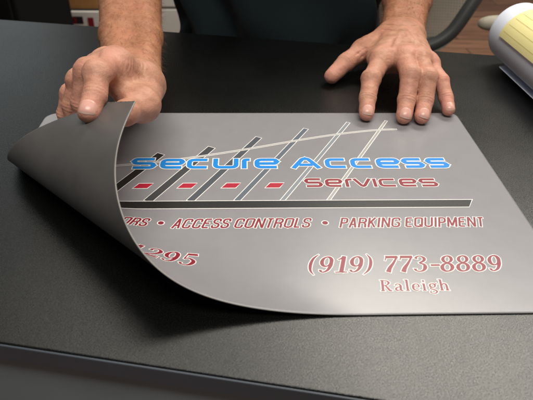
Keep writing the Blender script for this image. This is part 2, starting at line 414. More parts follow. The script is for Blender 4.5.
# four red blocks
for u in (118.2, 157.9, 197.5, 237.2):
    ink = Ink()
    for d, m, h in ((.9, 0, .00005), (0, 1, .00009)):
        uv = []
        for j in range(6):
            q = j / 5
            for i in range(9):
                k = i / 8; xt = u + 4.6 - d * .6 + (12.6 + 1.2 * d) * k; xb = u - d * 1.2 + (12.6 + 1.8 * d) * k
                uv.append((xt + (xb - xt) * q, 142.4 - d + (7.4 + 2 * d) * q))
        ink.add(uv, [(j * 9 + i, j * 9 + i + 9, j * 9 + i + 10, j * 9 + i + 1) for j in range(5) for i in range(8)], m, h)
    ink.build('red_block', [M['white_ink'], M['bright_red_ink']])
# company name
ink = Ink()
for ch, a, b in (('S', 110, 133.5), ('e', 137.6, 160.4), ('c', 163, 184.6), ('u', 188, 212.4), ('r', 215.6, 225.5), ('e', 227.8, 251.4),
                 ('A', 262.6, 292), ('c', 296, 317.6), ('c', 320.8, 342.4), ('e', 346, 368.8), ('s', 371.4, 392.4), ('s', 395.2, 416.4)):
    tech(ink, ch, a, b, 97.6 if ch in 'SA' else 99.2, 117.4, 4.6, 5.0, 1.05)
ink.build('company_lettering', [M['white_ink'], M['blue_ink']])
ink = Ink()
for ch, a, b in (('S', 273.4, 289.6), ('e', 292.2, 308), ('r', 310.8, 318.8), ('v', 318, 335.4), ('i', 336.6, 339.6), ('c', 341.8, 358.2), ('e', 360.8, 377), ('s', 379.6, 396)):
    tech(ink, ch, a, b, 135 if ch == 'S' else 136, 149.4, 3.0, 3.8, .8)
ink.build('subtitle_lettering', [M['white_ink'], M['red_ink']])

# services line: condensed slanted grotesque capitals, (relative advance, strokes in a unit box)
CAPS = {'A': (.667, [[(0, 0), (.46, 1)], [(1, 0), (.54, 1)], [(.2, .28), (.8, .28)]]), 'C': (.70, [[(1, .68), (1, 1), (0, 1), (0, 0), (1, 0), (1, .32)]]),
        'E': (.640, [[(1, 1), (0, 1)], [(0, 1.0), (0, 0)], [(0, 0), (1, 0)], [(0, .52), (.9, .52)]]), 'S': (.667, [[(1, .72), (1, 1), (0, 1), (0, .54), (1, .46), (1, 0), (0, 0), (0, .28)]]),
        'O': (.74, [[(.5, 1), (0, 1), (0, 0), (1, 0), (1, 1), (.5, 1)]]), 'N': (.722, [[(0, 0), (0, 1)], [(0.02, 1), (.98, 0)], [(1, 0), (1, 1)]]),
        'T': (.60, [[(-.05, 1), (1.05, 1)], [(.5, 1), (.5, 0)]]), 'R': (.70, [[(0, 0), (0, 1)], [(0, 1), (1, 1), (1, .5), (0, .5)], [(.55, .5), (.95, .38), (1, 0)]]),
        'L': (.556, [[(0, 1), (0, 0)], [(0, 0), (1, 0)]]), 'P': (.65, [[(0, 0), (0, 1)], [(0, 1), (1, 1), (1, .46), (0, .46)]]),
        'K': (.68, [[(0, 0), (0, 1)], [(.95, 1), (.02, .36)], [(.34, .58), (1, 0)]]), 'I': (.30, [[(.5, 0), (.5, 1)]]),
        'G': (.74, [[(1, .70), (1, 1), (0, 1), (0, 0), (1, 0), (1, .46)], [(.55, .46), (1, .46)]]), 'Q': (.74, [[(.5, 1), (0, 1), (0, 0), (1, 0), (1, 1), (.5, 1)], [(.6, .25), (1.08, -.05)]]),
        'U': (.72, [[(0, 1), (0, 0), (1, 0), (1, 1)]]), 'M': (.833, [[(0, 0), (0, 1)], [(.02, 1), (.5, .05)], [(.98, 1), (.5, .05)], [(1, 0), (1, 1)]])}
def sans_line(ink, body, u0, u1, t, b, shear=.27, w=1.75):
    tot = sum(.28 if ch == ' ' else CAPS[ch][0] for ch in body); k = (u1 - u0) / (tot - .10); u = u0 - .05 * k
    for ch in body:
        if ch == ' ': u += .28 * k; continue
        adv, paths = CAPS[ch]; x0 = u + .06 * k + w * .42; x1 = u + (adv - .06) * k - w * .42
        if ch == 'I': x0 = x1 = u + adv * k / 2
        for path in paths:
            P = [(x0 + (x1 - x0) * x, b - w / 2 - (b - t - w) * y - (w / 2 if y == 1 and (x, y) in (path[0], path[-1]) and ch in 'ANMKIRPUL' and len(path) < 4 or (ch == 'U' and y == 1) else 0) + (w / 2 if y == 0 and (x, y) in (path[0], path[-1]) and ch in 'ANMKIRPTL' and len(path) < 4 and path != [(0, 0), (1, 0)] else 0)) for x, y in path]
            P = dense(rounded(P, 3.0), 2.2) if len(path) > 2 else dense(P, 2.2)
            stroke(ink, [(x + shear * (b - y), y) for x, y in P], w, 1, .65)
        u += adv * k
def disc(ink, u, v, r):
    for rr, m, h in ((r + .9, 0, .00014), (r, 1, .00026)):
        P = [(u, v)] + [(u + rr * math.cos(a), v - rr * math.sin(a)) for a in np.linspace(0, 2 * math.pi, 25)[:-1]]
        ink.add(P, [(0, i + 1, (i + 1) % 24 + 1) for i in range(24)], m, h)
ink = Ink()
sans_line(ink, 'ORS', 116.3, 137.6, 195.6, 208.6)
disc(ink, 149.6, 201.8, 2.4)
sans_line(ink, 'ACCESS CONTROLS', 158.4, 271.6, 195.9, 208.9)
disc(ink, 285.2, 202.6, 2.4)
sans_line(ink, 'PARKING EQUIPMENT', 296.2, 417.0, 196.0, 209.2)
ink.build('services_lettering', [M['white_ink'], M['red_ink']])

# bold slanted serif figures drawn with a broad pen: (x, y, width) control points
def ring(cx, cy, rx, ry, thick, thin, n=14, tilt=.3):
    return [(cx + rx * math.cos(a), cy + ry * math.sin(a), thin + (thick - thin) * abs(math.cos(a - tilt)) ** 1.4) for a in np.linspace(0, 2 * math.pi, n + 1)]
SERIF = {
 '1': [[(.31, 0, .19), (.31, .5, .19), (.31, 1, .19)], [(.08, .78, .05), (.2, .85, .09), (.30, .97, .12)], [(.06, .03, .07), (.56, .03, .07)]],
 '7': [[(.05, .92, .17), (.58, .92, .17)], [(.09, .99, .07), (.05, .70, .04)], [(.545, .92, .08), (.42, .55, .12), (.29, .25, .18), (.24, 0, .22)]],
 '9': [ring(.29, .67, .2, .285, .18, .07), [(.49, .68, .17), (.485, .42, .16), (.40, .16, .12), (.24, .035, .07), (.12, .09, .10), (.11, .17, .15)]],
 '8': [ring(.29, .755, .18, .20, .16, .075), ring(.29, .265, .215, .235, .18, .075)],
 '3': [[(.10, .79, .15), (.12, .91, .09), (.28, .965, .07), (.45, .83, .15), (.43, .66, .12), (.24, .54, .06)], [(.24, .54, .06), (.46, .44, .13), (.51, .27, .18), (.44, .09, .11), (.27, .035, .07), (.12, .10, .10), (.09, .20, .15)]],
 '2': [[(.10, .73, .15), (.13, .90, .09), (.3, .965, .08), (.47, .80, .17), (.42, .56, .14), (.22, .28, .09), (.07, .10, .08)], [(.05, .075, .15), (.53, .075, .15)], [(.53, .0, .06), (.55, .28, .04)]],
 '5': [[(.13, .925, .15), (.52, .925, .15)], [(.15, .97, .06), (.11, .53, .06)], [(.11, .53, .06), (.27, .62, .08), (.49, .46, .16), (.51, .28, .18), (.42, .09, .11), (.26, .035, .07), (.11, .10, .10), (.08, .20, .15)]],
 '(': [[(.36, 1.12, .03), (.18, .86, .11), (.12, .5, .15), (.18, .14, .11), (.36, -.12, .03)]],
 ')': [[(.04, 1.12, .03), (.22, .86, .11), (.28, .5, .15), (.22, .14, .11), (.04, -.12, .03)]],
 '-': [[(.03, .40, .12), (.42, .40, .12)]],
 'R': [[(.17, 0, .17), (.17, 1, .17)], [(.03, .03, .06), (.31, .03, .06)], [(.03, .97, .06), (.2, .97, .06)], [(.16, .965, .06), (.4, .94, .08), (.55, .75, .16), (.42, .54, .08), (.18, .50, .06)], [(.33, .5, .10), (.46, .27, .16), (.58, .05, .15), (.72, .035, .06)]],
 'a': [[(.10, .49, .12), (.15, .62, .08), (.28, .64, .08), (.39, .5, .16), (.39, .28, .16), (.40, .08, .14), (.54, .035, .06)], [(.38, .38, .05), (.17, .31, .10), (.10, .16, .15), (.19, .045, .09), (.37, .12, .05)]],
 'l': [[(.15, 0, .16), (.15, 1.02, .16)], [(.02, .03, .06), (.28, .03, .06)], [(.01, .99, .06), (.15, 1.0, .06)]],
 'e': [[(.10, .345, .06), (.45, .345, .06)], [(.45, .345, .12), (.41, .55, .11), (.27, .635, .07), (.12, .5, .14), (.09, .32, .16), (.13, .13, .13), (.28, .04, .08), (.45, .13, .05)]],
 'i': [[(.15, 0, .16), (.15, .65, .16)], [(.02, .03, .06), (.28, .03, .06)], [(.02, .62, .06), (.15, .63, .06)], [(.15, .80, .15), (.15, .95, .15)]],
 'g': [ring(.26, .46, .155, .17, .14, .07), [(.16, .29, .06), (.12, .17, .09), (.3, .10, .11), (.46, -.04, .13), (.40, -.2, .09), (.23, -.24, .07), (.08, -.14, .09), (.15, .03, .06)], [(.38, .57, .07), (.54, .63, .10)]],
 'h': [[(.15, 0, .16), (.15, 1.02, .16)], [(.02, .03, .06), (.28, .03, .06)], [(.01, .99, .06), (.15, 1.0, .06)], [(.2, .48, .05), (.32, .63, .09), (.45, .54, .14), (.47, .3, .16), (.47, 0, .16)], [(.35, .03, .06), (.6, .03, .06)]]}
def serif(ink, ch, u, vt, vb, sx, shear, outline):
    """u: left side at the baseline; sx: mm of one em unit across"""
    Hh = vb - vt
    for path in SERIF[ch]:
        P = spline(path, 6) if len(path) > 2 else dense(path, .3)
        Q = np.stack([u + P[:, 0] * sx + shear * P[:, 1] * Hh, vb - P[:, 1] * Hh], 1); w = P[:, 2] * (sx * .45 + Hh * .55) * .92
        stroke(ink, Q, w, 1, outline)
ink = Ink()
PB, PT, SHR = 263.2, 244.8, .27
for ch, u in (('(', 263.6), ('9', 272.4), ('1', 284.6), ('9', 295.2), (')', 306.4), ('7', 321.2), ('7', 332.6), ('3', 344.0), ('-', 356.8), ('8', 364.8), ('8', 376.9), ('8', 389.0), ('9', 401.2)):
    serif(ink, ch, u, PT, PB, 18.0, SHR, .7)
ink.build('phone_lettering', [M['white_ink'], M['red_ink']])
ink = Ink()
for ch, u in (('-', 122), ('1', 129.4), ('2', 142.0), ('9', 155.0), ('5', 168.2)):
    serif(ink, ch, u, 243.2, 262.0, 19.5, SHR, .7)
ink.build('phone_lettering', [M['white_ink'], M['red_ink']])
ink = Ink(); u = 315.6
for ch, a in (('R', 10.6), ('a', 8.1), ('l', 5.0), ('e', 7.6), ('i', 5.0), ('g', 8.0), ('h', 8.0)):
    serif(ink, ch, u, 271.6, 283.0, 12.2, .12, .62); u += a * .97
ink.build('city_lettering', [M['white_ink'], M['red_ink']])

# ------------------------------------------------------------------ person: one continuous skin surface grown from a distance field
def cap_d(P, a, b, ra, rb):
    a = np.asarray(a, np.float32); b = np.asarray(b, np.float32); ab = b - a
    h = np.clip(((P - a) @ ab) / (ab @ ab + 1e-12), 0, 1)
    q = P - a - h[:, None] * ab
    return np.sqrt((q * q).sum(1)) - (ra + (rb - ra) * h)
def smin(a, b, k):
    h = np.clip(.5 + .5 * (b - a) / k, 0, 1); return b + (a - b) * h - k * h * (1 - h)
def ell_d(P, c, r):
    q = (P - np.asarray(c, np.float32)) / np.asarray(r, np.float32); l = np.sqrt((q * q).sum(1)); return (l - 1) * min(r)
class Hand: pass
def hand_field(Hd):
    def d(P):
        pal = None
        for a, b, ra, rb in Hd.palm:
            x = cap_d(P, a, b, ra, rb); pal = x if pal is None else smin(pal, x, Hd.kp)
        fin = None
        for J, Rr in Hd.fingers:
            f = None
            for i in range(len(J) - 1):
                x = cap_d(P, J[i], J[i + 1], Rr[i], Rr[i + 1]); f = x if f is None else smin(f, x, .003)
            # creases across the joints
            for i in (1, 2):
                ax = J[i + 1] - J[i - 1]; L = np.linalg.norm(ax); ax = ax / L; q = P - J[i].astype(np.float32); t = q @ ax.astype(np.float32)
                near = np.exp(-(t / .0046) ** 2) * np.exp(-(np.maximum(0, np.sqrt((q * q).sum(1)) - .004) / .012) ** 2)
                f = f + (.00028 * near * np.cos(2 * np.pi * t / .0030)).astype(np.float32)
            fin = f if fin is None else smin(fin, f, .0012)
        x = smin(pal, fin, .009)
        for a, b, ra in Hd.ridges: x = smin(x, cap_d(P, a, b, ra, ra), .006)
        for c, r in Hd.bumps: x = smin(x, ell_d(P, c, r), .006 if max(r) < .0094 else .010)
        for a, b, ra in Hd.grooves: x = -smin(-x, cap_d(P, a, b, ra, ra), .0022)
        for c, ax, wl, am, rad in Hd.wrinkles:
            q = P - c.astype(np.float32); t = q @ (ax / np.linalg.norm(ax)).astype(np.float32)
            x = x + (am * np.exp(-(q * q).sum(1) / rad ** 2) * np.cos(2 * np.pi * t / wl + 1.6 * np.sin(420 * q[:, 2] + 1.0) + 1.2 * np.sin(t * 520 + 0.7)) * (.65 + .35 * np.sin(300 * q[:, 1] + 260 * q[:, 2]))).astype(np.float32)
        n = (np.sin(P[:, 0] * 310 + 2 * np.sin(P[:, 1] * 190)) * np.sin(P[:, 1] * 270 + P[:, 2] * 160) * np.sin(P[:, 2] * 290 + 1.3))
        return x + .00035 * n.astype(np.float32)
    return d
def surface_net(df, lo, hi, h):
    lo = np.asarray(lo, float); nn = np.ceil((np.asarray(hi) - lo) / h).astype(int) + 1
    B = 8; nb = (nn + B - 1) // B; nn = nb * B
    F = np.empty(nn, np.float32)
    bc = np.stack(np.meshgrid(*[np.arange(k) for k in nb], indexing='ij'), -1).reshape(-1, 3)
    ctr = lo + (bc * B + (B - 1) / 2) * h
    dc = df(ctr.astype(np.float32)); act = np.abs(dc) < B * h * 1.15
    Fb = F.reshape(nb[0], B, nb[1], B, nb[2], B)
    sg = np.where(dc > 0, 1., -1.).astype(np.float32).reshape(nb)
    Fb[...] = sg[:, None, :, None, :, None]
    off = np.stack(np.meshgrid(*[np.arange(B)] * 3, indexing='ij'), -1).reshape(-1, 3)
    ab = bc[act]
    for s in range(0, len(ab), 400):
        q = ab[s:s + 400]; pts = (lo + (q[:, None] * B + off[None]) * h).reshape(-1, 3).astype(np.float32)
        v = df(pts).reshape(len(q), B, B, B)
        for k in range(len(q)): Fb[q[k, 0], :, q[k, 1], :, q[k, 2], :] = v[k]
    ins = F < 0
    c = sum(ins[i:nn[0] - 1 + i, j:nn[1] - 1 + j, k:nn[2] - 1 + k].astype(np.int8) for i in (0, 1) for j in (0, 1) for k in (0, 1))
    cell = np.argwhere((c > 0) & (c < 8)); idx = -np.ones(nn, np.int32); idx[tuple(cell.T)] = np.arange(len(cell))
    acc = np.zeros((len(cell), 3)); cnt = np.zeros(len(cell))
    corners = [(i, j, k) for i in (0, 1) for j in (0, 1) for k in (0, 1)]
    for a in corners:
        for ax in range(3):
            if a[ax] == 0:
                b2 = list(a); b2[ax] = 1
                fa = F[tuple((cell + a).T)]; fb = F[tuple((cell + b2).T)]; m = (fa < 0) != (fb < 0)
                t = np.where(m, fa / (fa - fb + 1e-20), 0)
                p = np.tile(np.array(a, float), (len(cell), 1)); p[:, ax] = t
                acc[m] += p[m]; cnt[m] += 1
    V = lo + (cell + acc / cnt[:, None]) * h
    Q = []
    for ax in range(3):
        sl = [slice(1, None)] * 3; A = ins[tuple(slice(0, n - 1) if i == ax else slice(0, n) for i, n in enumerate(nn))]
        Bm = ins[tuple(slice(1, n) if i == ax else slice(0, n) for i, n in enumerate(nn))]
        e = np.argwhere(A != Bm); u, v = [(1, 2), (2, 0), (0, 1)][ax]
        e = e[(e[:, u] > 0) & (e[:, v] > 0)]
        def at(du, dv):
            q = e.copy(); q[:, u] -= du; q[:, v] -= dv; return idx[tuple(q.T)]
        q = np.stack([at(0, 0), at(1, 0), at(1, 1), at(0, 1)], 1); fl_ = ins[tuple(e.T)]
        q[~fl_] = q[~fl_][:, ::-1]
        Q.append(q[(q >= 0).all(1)])
    return V, np.vstack(Q)

A = lambda *p: np.array(p, float)
# the hand that holds the corner (joints tip to knuckle)
G = Hand(); G.kp = .011
Gi = [A(.1015, -.1815, .0922), A(.1040, -.1670, .0995), A(.1035, -.1500, .1095), A(.1075, -.1065, .1000)]
Gm = [A(.0815, -.1365, .0600), A(.0830, -.1350, .0780), A(.0905, -.1295, .1030), A(.0945, -.0865, .0935)]
Gr = [A(.0695, -.1270, .0510), A(.0710, -.1250, .0700), A(.0795, -.1215, .0915), A(.0845, -.0765, .0850)]
Gp = [A(.0605, -.1185, .0430), A(.0612, -.1170, .0590), A(.0680, -.1150, .0770), A(.0755, -.0700, .0745)]
Gt = [A(.1095, -.1625, .0775), A(.1230, -.1560, .0790), A(.1315, -.1290, .0725), A(.1270, -.0741, .0660)]
G.fingers = [(Gi, (.0085, .0090, .0100, .0110)), (Gm, (.0083, .0090, .0104, .0112)), (Gr, (.0079, .0085, .0098, .0106)), (Gp, (.0070, .0075, .0087, .0096)), (Gt, (.0088, .0102, .0116, .0130))]
Gw = A(.0990, -.008, .0480); Gf = A(.0835, .090, .0560); Ge = A(.035, .430, .150)
G.palm = [(Gw + A(-.010, 0, .004), Gi[3], .0160, .0118), (Gw + A(-.010, 0, .004), Gm[3], .0160, .0116), (Gw + A(-.016, 0, 0), Gr[3], .0155, .0110), (Gw + A(-.020, 0, -.003), Gp[3], .0145, .0103),
          (Gw + A(.010, -.004, -.002), Gt[3], .0165, .0145), (Gt[3], Gt[2], .0145, .0122), (Gt[3] + A(-.012, 0, .004), Gi[3] + A(.004, .014, -.014), .012, .009),
          (Gi[3] + A(.004, -.006, -.016), Gt[2] + A(-.010, .010, .004), .0100, .0100), ((Gi[3] + Gi[2]) / 2 + A(.002, .004, -.012), Gt[2] + A(-.011, .004, .002), .0075, .0090),
          (Gi[3] + A(.004, .002, -.004), A(.1270, -.0865, .0790), .0110, .0130), (A(.1270, -.0865, .0790), Gw + A(.012, -.006, -.002), .0130, .0165),
          (Gw + A(-.0125, 0, 0), Gf + A(-.0140, 0, .002), .0180, .0215), (Gw + A(.0135, 0, -.001), Gf + A(.0140, 0, -.001), .0178, .0215),
          (Gf + A(-.0140, 0, .002), Ge + A(-.018, 0, 0), .0215, .037), (Gf + A(.0140, 0, -.001), Ge + A(.018, 0, 0), .0215, .036)]
G.ridges = [(Gw + A(-.004, -.03, .0150), Gi[3] + A(0, .012, .0085), .0016), (Gw + A(-.010, -.03, .0150), Gm[3] + A(0, .010, .0080), .0016)]
G.bumps = [(Gi[2] + A(0, .001, .0022), (.0092, .0085, .008)), (Gi[3] + A(0, .002, .002), (.0115, .0115, .0100)), (Gm[2] + A(0, .001, .002), (.0092, .0085, .008)), (Gr[2] + A(0, 0, .002), (.009, .008, .0075)), (Gt[2] + A(.0005, 0, .0015), (.0122, .0125, .0118))]
G.grooves = []
G.wrinkles = [(A(.1232, -.1140, .0975), A(.0102, .0203, -.0118), .0050, .00052, .0085), (A(.1290, -.0985, .0900), A(.6, .5, -.6), .0062, .0003, .009)]
# the hand that rests on the far edge of the sign
K = Hand(); K.kp = .014
Ki = [A(.3513, -.0191, .0104), A(.3543, -.0019, .0200), A(.3605, .0196, .0330), A(.3785, .0560, .0415)]
Km = [A(.3910, -.0263, .0106), A(.3956, -.0106, .0215), A(.4015, .0102, .0424), A(.4040, .0540, .0450)]
Kr = [A(.4108, -.0263, .0103), A(.4162, -.0100, .0200), A(.4215, .0097, .0392), A(.4215, .0520, .0435)]
Kp = [A(.4457, -.0073, .0090), A(.4459, .0080, .0162), A(.4426, .0255, .0289), A(.4355, .0580, .0360)]
Kt = [A(.3260, .0819, .0108), A(.3450, .0996, .0215), A(.3694, .1219, .0295), A(.4020, .1400, .0390)]
K.fingers = [(Ki, (.0083, .0091, .0104, .0114)), (Km, (.0086, .0095, .0109, .0114)), (Kr, (.0083, .0090, .0104, .0110)), (Kp, (.0072, .0078, .0089, .0100)), (Kt, (.0094, .0112, .0124, .0144))]
Kw = A(.4225, .1420, .0400); Kf = A(.452, .245, .0560); Ke = A(.515, .450, .140)
K.palm = [(Kw + A(-.013, -.004, .002), Ki[3], .0155, .0118), (Kw + A(-.006, -.004, .003), Km[3], .0155, .0115), (Kw + A(.005, -.004, .002), Kr[3], .0152, .0108), (Kw + A(.012, -.004, -.002), Kp[3], .0142, .0102),
          (Kw + A(-.014, -.002, -.006), Kt[2], .0155, .0122), (Kt[2] + A(.012, 0, 0), Ki[3] + A(-.004, .014, -.008), .010, .0085), (Ki[3] + A(.012, .012, -.010), Kp[3] + A(-.004, .012, -.008), .010, .0095),
          (Kw + A(-.0115, 0, 0), Kf + A(-.0135, 0, 0), .0170, .0195), (Kw + A(.0110, 0, 0), Kf + A(.0125, 0, 0), .0168, .0195),
          (Kf + A(-.0135, 0, 0), Ke + A(-.018, 0, 0), .0195, .037), (Kf + A(.0125, 0, 0), Ke + A(.018, 0, 0), .0195, .036)]
K.ridges = [(Kw + A(-.006, -.03, .0150), Ki[3] + A(0, .012, .0085), .0014), (Kw + A(-.001, -.03, .0155), Km[3] + A(0, .012, .0085), .0014), (Kw + A(.005, -.03, .0150), Kr[3] + A(0, .012, .0080), .0014)]
K.bumps = [(J[3] + A(0, .001, .002), (.0095, .0100, .0092)) for J in (Ki, Km, Kr)] + [(Kp[3] + A(0, .001, .002), (.0095, .0095, .0085))] + [(J[2] + A(0, .001, .002), (.0092, .0088, .0088)) for J in (Ki, Km, Kr)]
K.grooves = [(A(*a), A(*b), .0004) for a, b in (((0.3926, 0.126, 0.0541), (0.4023, 0.1098, 0.0592)), ((0.4023, 0.1098, 0.0592), (0.414, 0.1028, 0.0612)), ((0.414, 0.1028, 0.0612), (0.4299, 0.1102, 0.0585)), ((0.3974, 0.1334, 0.058), (0.4083, 0.1239, 0.0608)), ((0.4083, 0.1239, 0.0608), (0.4214, 0.1232, 0.0608)), ((0.4214, 0.1232, 0.0608), (0.4362, 0.1282, 0.0589)), ((0.3563, 0.0985, 0.0317), (0.3595, 0.1015, 0.0328)), ((0.3595, 0.1015, 0.0328), (0.3624, 0.1028, 0.0346)), ((0.3624, 0.1028, 0.0346), (0.3652, 0.1042, 0.0364)), ((0.3652, 0.1042, 0.0364), (0.368, 0.1053, 0.0382)), ((0.3632, 0.0995, 0.0275), (0.365, 0.1, 0.0293)), ((0.365, 0.1, 0.0293), (0.3666, 0.0995, 0.0313)), ((0.3666, 0.0995, 0.0313), (0.3679, 0.0982, 0.0338)), ((0.3679, 0.0982, 0.0338), (0.3691, 0.096, 0.0365)))]
K.wrinkles = []
K.ridges += [(A(*a), A(*b), .0008) for a, b in (((.3885, .0540, .0535), (.4011, .0808, .0559)), ((.4011, .0808, .0559), (.4117, .1080, .0589)), ((.4088, .0428, .0553), (.4173, .0787, .0567)), ((.4173, .0787, .0567), (.4154, .1080, .0589)), ((.4221, .0394, .0531), (.4240, .0756, .0554)))]

V1, Q1 = surface_net(hand_field(G), (.0, -.205, .02), (.175, .33, .19), .0009)
V2, Q2 = surface_net(hand_field(K), (.295, -.045, -.01), (.56, .33, .17), .0009)
# upper arms and shoulders, under the sleeves, joined to the forearms
Sh1, Sh2 = A(.060, .485, .43), A(.470, .470, .43)
def arms(P):
    x = None
    for a, b, ra, rb in ((Gf + (Ge - Gf) * .55, Ge, .036, .042), (Ge, Sh1, .042, .055), (Kf + (Ke - Kf) * .55, Ke, .036, .042), (Ke, Sh2, .042, .055), (Sh1, Sh2, .055, .055), (A(.265, .478, .43), A(.265, .475, .53), .058, .056)):
        d = cap_d(P, a, b, ra, rb); x = d if x is None else smin(x, d, .03)
    return x
V3, Q3 = surface_net(arms, (-.06, .18, .05), (.62, .60, .62), .006)
V = np.vstack([V1, V2, V3]); Q = np.vstack([Q1, Q2 + len(V1), Q3 + len(V1) + len(V2)])
person = empty('person')
tag(person, 'person in a dark T-shirt leaning over the desk, lifting a corner of the grey sign', 'person')
body = mesh('body', V, Q, M['skin'], person)
# real colour of the skin: redder at the knuckles and finger ends
red = np.zeros(len(V))
for H_ in (G, K):
    for J, Rr in H_.fingers:
        for i, s in ((0, .012), (1, .008), (2, .010), (3, .012)):
            red = np.maximum(red, (.75 if i == 0 else .55) * np.exp(-(np.linalg.norm(V - J[i], axis=1) / s / 1.25) ** 2))
        for i in range(3):
            m_ = (J[i] + J[i + 1]) / 2; red = np.maximum(red, .30 * np.exp(-(np.linalg.norm(V - m_, axis=1) / .018) ** 2))
tan = np.where(V[:, 0] < .26, np.clip((V[:, 1] + .05) / .08, 0, 1), np.clip((V[:, 1] - .09) / .08, 0, 1))
at_ = body.data.attributes.new('tan', 'FLOAT', 'POINT'); at_.data.foreach_set('value', tan.astype(np.float32))
at_ = body.data.attributes.new('redness', 'FLOAT', 'POINT'); at_.data.foreach_set('value', red.astype(np.float32))

def fingernail(J, r, wid, ln, view=(0.0, -.8, .6), twist=0.0, lift=.00005):
    d = J[0] - J[1]; d /= np.linalg.norm(d); n = np.array(view, float); n -= d * (n @ d); n /= np.linalg.norm(n); s = np.cross(d, n)
    if twist: n, s = n * math.cos(twist) + s * math.sin(twist), s * math.cos(twist) - n * math.sin(twist)
    c = J[0] + d * (r * .02); vs, fs = [], []; nu, nv = 13, 15; R = r * 1.04
    for j in range(nv):
        b = -1 + 2 * j / (nv - 1)
        hw = wid * (1 - max(0, -b - .3) ** 2 * .55) * (1 - max(0, b - .5) ** 2 * .55)
        for i in range(nu):
            a = (-1 + 2 * i / (nu - 1)); x = a * hw; y = b * ln - (0.22 * ln * (a * a) if b > .3 else 0) * (b - .3) / .7
            y += (.18 * ln * a * a) * max(0, -b)
            zc = math.sqrt(max(1e-9, R * R - x * x - .80 * max(0, y + r * .02) ** 2))
            edge = max(abs(a), abs(b)) ** 10
            vs.append(c + s * x + d * y + n * (zc + lift - .0009 * edge))
    for j in range(nv - 1):
        for i in range(nu - 1): fs.append((j * nu + i, j * nu + i + 1, (j + 1) * nu + i + 1, (j + 1) * nu + i))
    return mesh('fingernail', vs, fs, [M['nail'], M['nail_edge']], person, midx=[1 if k // (nu - 1) >= nv - 2 else 0 for k in range(len(fs))])
fingernail(Gi, .0086, .0064, .0062)
for J, r in ((Ki, .0085), (Km, .0088), (Kr, .0085), (Kp, .0074)): fingernail(J, r, r * .72, r * .72)

# fine dark hair on the forearms
def arm_hair(Vs, lo_y, direction, count):
    m_ = np.where((Vs[:, 1] > lo_y) & (Vs[:, 1] < .33))[0]; pick = rng.choice(m_, count); vs, fs = [], []
    ax = np.array(direction, float); ax /= np.linalg.norm(ax)
    return pick, ax
def hair_strands(name, Vall, sel, ctr0, ctr1, count):
    vs, fs = [], []
    c0, c1 = np.array(ctr0), np.array(ctr1); ax = (c0 - c1) / np.linalg.norm(c0 - c1)
    for i in rng.choice(sel, count):
        p = Vall[i]; t = np.clip((p - c1) @ (c0 - c1) / ((c0 - c1) @ (c0 - c1)), 0, 1); n = p - (c1 + (c0 - c1) * t); n /= np.linalg.norm(n) + 1e-9
        if n[2] < -.35: continue
        L = rng.uniform(.005, .013); side = rng.normal(0, .45, 3); g = ax * .85 + n * .30 + side * .5; g /= np.linalg.norm(g)
        w = np.cross(g, n); w /= np.linalg.norm(w) + 1e-9; th = rng.uniform(.00006, .0001); o = len(vs)
        for k, (f, ww) in enumerate(((-.05, 1), (.4, .8), (.8, .5))):
            q = p + g * L * f + n * L * .18 * (f - f * f); vs += [q + w * th * ww, q - w * th * ww * .5 + n * th * ww, q - w * th * ww * .5 - n * th * ww]
        vs.append(p + g * L)
        for k in range(2):
            for j in range(3): fs.append((o + 3 * k + j, o + 3 * k + (j + 1) % 3, o + 3 * k + 3 + (j + 1) % 3, o + 3 * k + 3 + j))
        for j in range(3): fs.append((o + 6 + j, o + 6 + (j + 1) % 3, o + 9))
    return mesh(name, vs, fs, M['hair'], person)
hair_strands('arm_hair', V1, np.where((V1[:, 1] > -.005) & (V1[:, 1] < .31))[0], Gw, Gf, 2600)
hair_strands('arm_hair', V2, np.where((V2[:, 1] > .15) & (V2[:, 1] < .31))[0], Kw, Kf, 2200)

# T-shirt: trunk rings with folds, and two sleeves
def shirt():
    nz, na = 90, 140; vs, fs = [], []
    zs = np.linspace(-.42, .47, nz)
    for z in zs:
        k = (z + .42) / .89
        hw = np.interp(z, [-.42, -.2, 0, .2, .36, .44, .47], [.174, .172, .167, .182, .205, .17, .09])
        hd = np.interp(z, [-.42, -.2, 0, .2, .36, .44, .47], [.115, .122, .122, .125, .115, .085, .06])
        cy = np.interp(z, [-.42, 0, .47], [.430, .432, .470])
        for i in range(na):
            a = 2 * math.pi * i / na; c, s = math.cos(a), math.sin(a)
            e = 2.4; rx = hw * abs(c) ** (2 / e) * (1 if c > 0 else -1); ry = hd * abs(s) ** (2 / e) * (1 if s > 0 else -1)
            fold = .0100 * math.sin(7 * a + 5 * z + 2 * math.sin(9 * z)) + .0075 * math.sin(38 * z + 3 * math.sin(3 * a) + 4 * a) + .002 * math.sin(17 * a - 21 * z)
            q = 1 + fold / .13
            x0, y0 = rx * q, ry * q
            vs.append((.268 + x0 - .196 * .0, cy + y0 - .196 * (rx) * .9, z))
    for j in range(nz - 1):
        for i in range(na): fs.append((j * na + i, j * na + (i + 1) % na, (j + 1) * na + (i + 1) % na, (j + 1) * na + i))
    fs.append(tuple(range(na))[::-1])
    for E_, S_ in ((Ge, Sh1), (Ke, Sh2)):
        o = len(vs); P = np.linspace(E_ + (S_ - E_) * .30, S_ + A(0, 0, .01), 14); v2, f2 = tube_data(P, np.linspace(.066, .074, 14), 28)
        vs += [tuple(q) for q in v2]; fs += [tuple(o + i for i in f) for f in f2[:-2]]
    return mesh('t_shirt', vs, fs, M['shirt'], person)
shirt()

